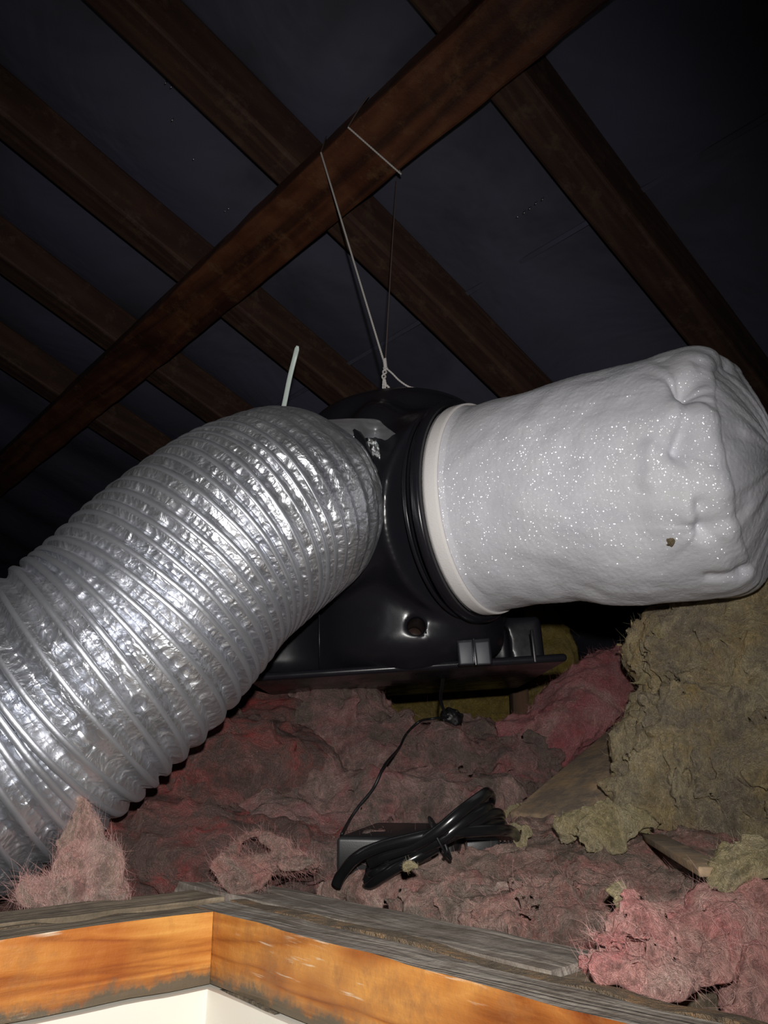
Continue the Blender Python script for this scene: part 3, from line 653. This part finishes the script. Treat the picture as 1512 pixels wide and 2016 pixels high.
# cable tie around the duct end
tie = thing('cable_tie', CL, 'pale nylon cable tie round the duct end with its tail sticking up', 'cable tie')
v, f = ring(CL+AL*.005, AL, .0885, .0085, .0036, 160); link('tie_band', v, f, M_tie, tie)
tp = catmull([P(545, 850, .82), P(558, 803, .83), P(570, 745, .835), P(580, 705, .835), P(586, 681, .83)], 30)
w_ = np.interp(np.arange(30), [0, 27, 29], [.0027, .0027, .0014])
v, f = tubev(tp, w_, seg=12, flat=.3, up0=RX); link('tie_tail', v, f, M_tie, tie)

# tape pieces
def sheet(name, rows, m, lab, cat, parent=None, amp=.0012, fr=120, nu=44, nv=26, seed=0, th_=.0004):
    rows = [catmull(r, nu) for r in rows]; A = np.array([catmull([r[i] for r in rows], nv) for i in range(nu)])
    A = A + FW*(amp*fbm(A*fr, 3, seed, True))[..., None] + UP*(amp*.6*fbm(A*fr, 2, seed+4))[..., None]
    Fc = [(i*nv+j, (i+1)*nv+j, (i+1)*nv+j+1, i*nv+j+1) for i in range(nu-1) for j in range(nv-1)]
    o = link(name, A.reshape(-1, 3), Fc, m, parent); s = o.modifiers.new('thick', 'SOLIDIFY'); s.thickness = th_
    if lab: tag(o, lab, cat)
    return o
sheet('foil_tape_strip', [[P(640, 826, .78), P(700, 824, .785), P(742, 826, .795), P(757, 838, .79), P(776, 852, .775), P(789, 858, .765)],
                          [P(652, 838, .772), P(700, 838, .778), P(735, 842, .79), P(752, 852, .785), P(768, 862, .775), P(782, 864, .765)],
                          [P(680, 858, .768), P(710, 862, .77), P(735, 862, .787), P(748, 864, .783), P(760, 868, .776), P(776, 870, .768)]],
      M_tape, 'grey foil tape flap sticking out from the top of the duct end', 'tape', amp=.0008, fr=70, seed=3)
sheet('foil_tape_scrap', [[P(722, 862, .765), P(728, 885, .763), P(738, 905, .762), P(748, 920, .762)], [P(733, 862, .760), P(740, 885, .757), P(747, 903, .757), P(753, 919, .76)],
                          [P(740, 864, .765), P(749, 885, .763), P(754, 903, .762), P(757, 920, .762)]], M_crink, 'crumpled shiny foil scrap hanging below the tape flap', 'tape', amp=.0022, fr=260, seed=7)

# ------------------------------------------------------------------ filter bag
bag_o = CR
bag = thing('filter_bag', CR+AR*.1-Z3*.11, 'white felt filter bag on the right side of the fan, end crumpled', 'filter bag')
EE = P(1398, 928, .660)
cb = catmull([CR-AR*.004, CR+AR*.03, CR*.62+EE*.38+UP*.002, CR*.3+EE*.7, EE], 300)
t, a_, b_ = frames(cb, UP)
lb = np.concatenate([[0], np.cumsum(np.linalg.norm(np.diff(cb, axis=0), axis=1))]); Lb = lb[-1]
NB, NT = 340, 520; thb = np.arange(NT)/NT*2*math.pi
rows = []
nl = 230
for i in range(NB):
    if i < nl:
        s_ = Lb*i/(nl-1); al = 0; rs = 1; ex = 0
    else:
        q = (i-nl+1)/(NB-nl)                                   # cap: rounded shoulder, then a puffed flat end
        ang = min(q/.30, 1)*math.pi/2
        if q <= .30: rs = 1-.17*(1-math.cos(ang)); ex = .030*math.sin(ang)
        else: w_ = (q-.30)/.70; rs = .83*(1-w_); ex = .030+.022*math.sin(math.pi*min(1, w_*1.1)*.5)
        s_ = Lb
    rows.append((s_, rs, ex))
rows = np.array(rows)
cc = np.stack([np.interp(rows[:, 0], lb, cb[:, i]) for i in range(3)], -1)
ta = np.stack([np.interp(rows[:, 0], lb, t[:, i]) for i in range(3)], -1); aa = np.stack([np.interp(rows[:, 0], lb, a_[:, i]) for i in range(3)], -1); bb = np.stack([np.interp(rows[:, 0], lb, b_[:, i]) for i in range(3)], -1)
cc = cc + ta*rows[:, 2:3]
r0 = np.interp(rows[:, 0], [0, .012, .03, .09, .17, Lb], [.108, .108, .1055, .104, .108, .1075])
T_ = thb[None, :]; sidx = rows[:, 0][:, None]
px3 = np.stack([np.cos(T_)*np.ones((NB, 1)), np.sin(T_)*np.ones((NB, 1)), sidx/.1*np.ones((1, NT))], -1)
soft = fbm(px3*1.6, 3, 31)*.0035*np.interp(rows[:, 0], [0, .02, .1, 9], [.05, .25, 1, 1.6])[:, None]
rad = r0[:, None]*rows[:, 1:2]*(1+0*T_) + soft*rows[:, 1:2]
V = cc[:, None, :] + rad[..., None]*(np.cos(T_)[..., None]*aa[:, None, :]+np.sin(T_)[..., None]*bb[:, None, :])
# creases and pinches of the gathered end, in 3-D around points lying on the bag
def seg_d(Vv, p, q):
    d = q-p; L2 = d@d; tt_ = np.clip(((Vv-p)@d)/L2, 0, 1); return np.linalg.norm(Vv-(p+tt_[..., None]*d), axis=-1), tt_
cen = cb[-1]
def surf(x, y):            # nearest bag vertex along the ray through the picture point
    v = nrm(P(x, y, 1)-CAM); q = V.reshape(-1, 3)-CAM; tt_ = q@v; dd = np.linalg.norm(q-tt_[:, None]*v, axis=1); k = np.argsort(dd)[:60]
    return q[k[np.argmin(tt_[k])]]+CAM
def outn(Vv): 
    m_ = CR*.35+EE*.65; q = Vv-m_; return q/np.linalg.norm(q, axis=-1)[..., None]
creases = [((1362, 765), (1338, 850), -.004, .006), ((1338, 850), (1330, 882), -.006, .007), ((1330, 882), (1372, 1000), -.0035, .006), ((1372, 1000), (1385, 1045), -.005, .007), ((1385, 1045), (1475, 1130), -.003, .006),
           ((1262, 940), (1272, 880), .003, .006), ((1272, 880), (1355, 760), .002, .009), ((1340, 745), (1362, 765), -.005, .008), ((1310, 700), (1355, 745), -.004, .010), ((1330, 882), (1450, 850), -.0025, .010),
           ((1355, 760), (1440, 710), -.005, .010), ((1330, 882), (1265, 945), .0025, .008), ((1385, 1045), (1460, 1000), -.003, .009), ((1370, 1040), (1330, 1010), .0025, .008), ((1372, 1000), (1330, 930), .003, .010),
           ((1380, 700), (1395, 740), -.003, .007), ((1400, 1140), (1475, 1125), -.004, .006), ((870, 930), (950, 860), .0012, .008), ((905, 1120), (960, 1170), .0012, .006)]
O_ = outn(V); disp = np.zeros(V.shape[:2])
for p, q, am, wd in creases:
    d, tq_ = seg_d(V, surf(*p), surf(*q)); disp += am*np.exp(-(d/wd)**2)
for (x, y), am, wd in (((1332, 884), -.007, .016), ((1360, 762), -.007, .018), ((1382, 1043), -.005, .014), ((1440, 950), .010, .05), ((1300, 820), .004, .04), ((1440, 720), -.004, .03), ((1300, 1010), .002, .04)):
    c0 = surf(x, y); d = np.linalg.norm(V-c0, axis=-1); e1 = (V-c0)@UP; e2 = (V-c0)@RX; an = np.arctan2(e1, e2)
    disp += am*np.exp(-(d/wd)**2) + (abs(am) > .0045)*(wd < .03)*.0016*vnoise(np.stack([an*2.6, d*0+x, d*12], -1), 8)*np.exp(-(d/.045)**2)*np.minimum(1, d/.012)
fold = fbm(px3*np.array([5, 5, 1.2]), 2, 77)*.0012*np.interp(np.arange(NB), [0, 150, nl, NB], [0.1, .4, 1.2, 2])[:, None]
V = V + O_*(disp+fold+.00025*fbm(V*500, 2, 5))[..., None]
V = V.reshape(-1, 3)
i_, j_ = np.meshgrid(np.arange(NB-1), np.arange(NT), indexing='ij')
Q = np.stack([i_*NT+j_, i_*NT+(j_+1) % NT, (i_+1)*NT+(j_+1) % NT, (i_+1)*NT+j_], -1).reshape(-1, 4)[:, ::-1]
bb_ = link('bag_body', V, Q, M_bag, bag)
hemV, hemF = ring(CR+AR*.0065, AR, .1075, .0155, .0022, 180); link('bag_hem', hemV, hemF, M_hem, bag)['label'] = 'stitched off-white hem band'
c0 = V[np.argmin(np.linalg.norm(V-surf(1318, 1070), axis=1))] if False else None
qv = V-CAM; v_ = nrm(P(1318, 1070, 1)-CAM); tt_ = qv@v_; dd = np.linalg.norm(qv-tt_[:, None]*v_, axis=1); k_ = np.argsort(dd)[:20]; c0 = qv[k_[np.argmin(tt_[k_])]]+CAM
def ssdf(g): return np.linalg.norm((g-c0)/np.array([1, 1, 1]), axis=-1)-.0030-.0014*fbm(g*500, 2, 4)
Vs, Qs = nets(ssdf, c0-.006, c0+.006, .0006); o = link('wool_speck', Vs, Qs, M_spot); tag(o, 'small brown speck of wool stuck on the white bag', 'speck')

# ------------------------------------------------------------------ string
rope = lambda L, T: 1+.16*np.sin(L*2*math.pi/.0032+2*T)
st = thing('hanging_string', P(757, 720, .90), 'thin white string tied in a knot, holding the fan from the beam', 'string')
near = roofpt(.068, -.0745, -.0018)
kn = P(757, 716, .90)
tube('string_strand', catmull([near, (near+kn)/2, kn], 600), .00125, M_cord, st, seg=8, mod=rope)
e1 = roofpt(.010, -.0745, -.0018); e2 = roofpt(0.0, .0145, -.0018)
tube('string_wrap', catmull([roofpt(-.01, -.075, .051), roofpt(.0, -.0755, .03), e1], 100), .0009, M_cord_shaded, st, seg=8, mod=rope)
tube('string_wrap', catmull([e1, (e1+e2)/2, e2], 300), .00125, M_cord, st, seg=8, mod=rope)
tube('string_wrap', catmull([e2, roofpt(.02, .0145, .03), roofpt(.045, .0145, .051)], 100), .00125, M_cord, st, seg=8, mod=rope)
tube('string_wrap', catmull([roofpt(.082, -.075, .051), roofpt(.076, -.0755, .03), near], 100), .0009, M_cord_shaded, st, seg=8, mod=rope)
tube('string_strand', catmull([e2+S*.008, (e2+kn)/2+S*.004, kn+RX*.001], 400), .0007, M_cord_shaded, st, seg=8, mod=rope)
def helix(a, b, r, turns, ph_, n=90):
    tt_ = np.linspace(0, 1, n); ax = nrm(b-a); u = nrm(np.cross(ax, EY)); w2 = np.cross(ax, u); q = tt_*turns*2*math.pi+ph_
    return a+(b-a)*tt_[:, None] + r*(np.cos(q)[:, None]*u+np.sin(q)[:, None]*w2)
k0, k1_, k2_ = P(757, 706, .90), P(759, 724, .90), P(755, 745, .90)
for p_ in (0, math.pi): tube('string_knot', helix(k0, k1_, .0013, 3, p_), .0011, M_cord, st, seg=8)
for p_ in (0, math.pi): tube('string_knot', helix(k1_, k2_, .0020, 1.2, p_), .0011, M_cord, st, seg=8)
tube('string_loop', catmull([k2_, P(754, 762, .90), P(755, 784, .905)], 60), .0011, M_cord, st, seg=8, mod=rope)
tube('string_loop', catmull([k2_+RX*.001, P(758, 762, .90), P(758, 784, .905)], 60), .0011, M_cord, st, seg=8, mod=rope)
tube('string_loop', catmull([k2_+RX*.001, P(760, 758, .90), P(763, 760, .90), P(768, 768, .90), P(773, 784, .905)], 60), .0014, M_cord, st, seg=8, mod=rope)
tube('string_tail', catmull([k1_, P(772, 735, .895), P(786, 749, .89), P(804, 761, .885), P(822, 766, .88), P(836, 772, .88), P(848, 784, .875), P(858, 793, .875)], 300), .0011, M_cord, st, seg=8, mod=rope)

# ------------------------------------------------------------------ power adapter and coiled cable
pb = P(760, 1690, .63)
ad_ = thing('power_adapter', pb, 'black laptop style power brick with a bundled cable lying on the pink wool', 'power adapter')
tl, bl_, tr, br = P(661, 1647, .600), P(740, 1618, .665), P(895, 1652, .60), P(925, 1620, .665)
dn = np.array([0, .004, -.030])
V = [tl, bl_, tr, br, tl+dn, bl_+dn, tr+dn, br+dn]
Fc = [(0, 2, 3, 1), (4, 5, 7, 6), (0, 4, 6, 2), (1, 3, 7, 5), (0, 1, 5, 4), (2, 6, 7, 3)]
o = link('adapter_body', V, Fc, M_brick, ad_, smooth=True); bevel(o, .0035, 4)
pts = catmull([P(673, 1642, .62), snap(688, 1615, .7), snap(706, 1588, .75), snap(735, 1552, .77), snap(758, 1506, .8), snap(786, 1472, .85), snap(800, 1445, .88, -.010), snap(825, 1421, .9), snap(850, 1415, .9), snap(882, 1412, .9)], 160)
tube('thin_lead', pts, .0014, M_wire, ad_, seg=10)
def cab(pts, r=.0040, name='mains_cable', flat=.72, n=None):
    p = catmull([P(*q) for q in pts], n or len(pts)*16); return tube(name, p, r, M_cable, ad_, seg=16, flat=flat, up0=UP)
T0 = (866, 1642)
cab([(662, 1742, .575), (672, 1722, .573), (700, 1690, .565), (745, 1668, .560), (810, 1652, .556), (870, 1640, .556), (930, 1636, .562), (985, 1634, .575), (1010, 1638, .60), (1021, 1655, .615), (1012, 1668, .62)], .0042)
cab([(728, 1700, .57), (760, 1684, .562), (815, 1664, .556), (862, 1636, .552), (905, 1600, .556), (945, 1570, .57), (962, 1560, .585), (968, 1572, .60), (958, 1590, .61), (925, 1612, .61)], .0042)
cab([(722, 1738, .575), (735, 1716, .572), (775, 1696, .566), (830, 1672, .56), (872, 1648, .556), (920, 1612, .562), (955, 1592, .575), (967, 1590, .59), (966, 1606, .60)], .0042)
cab([(845, 1680, .575), (800, 1700, .568), (750, 1716, .565), (728, 1722, .575), (740, 1702, .585), (790, 1684, .575), (868, 1655, .560), (925, 1625, .564), (962, 1606, .575), (985, 1603, .59), (984, 1620, .605), (950, 1640, .61)], .0042)
cab([(860, 1668, .565), (820, 1690, .558), (775, 1712, .558), (740, 1736, .565), (722, 1748, .575), (718, 1736, .585), (745, 1712, .60)], .0042)
cab([(700, 1690, .60), (722, 1676, .585), (780, 1664, .575), (840, 1652, .568), (900, 1640, .566), (950, 1624, .574), (982, 1615, .59), (992, 1624, .6)], .0042)
# plug with ridged strain relief
o = link('plug', boxv(P(948, 1668, .625), nrm([.97, .1, 0]), EY, Z3, .014, .010, .0075), BF, M_brick, ad_); bevel(o, .002)
sr = catmull([P(975, 1668, .62), P(998, 1668, .62), P(1014, 1666, .62)], 120)
tube('strain_relief', sr, .0052, M_cable, ad_, seg=14, mod=lambda L, T: 1-.22*(np.sin(L*2*math.pi/.0035) > 0))
q = np.linspace(0, 2*math.pi, 60); tc = P(866, 1650, .562); 
tw = tc[None, :] + np.outer(np.cos(q), nrm(UP*1.0+RX*-.55))*.0165 + np.outer(np.sin(q), FW)*.0125
tube('twist_tie', tw, .0010, M_wire, ad_, seg=8)
tube('twist_tie', catmull([P(876, 1662, .55), P(880, 1675, .548), P(874, 1684, .55)], 20), .0012, M_wire, ad_, seg=8)
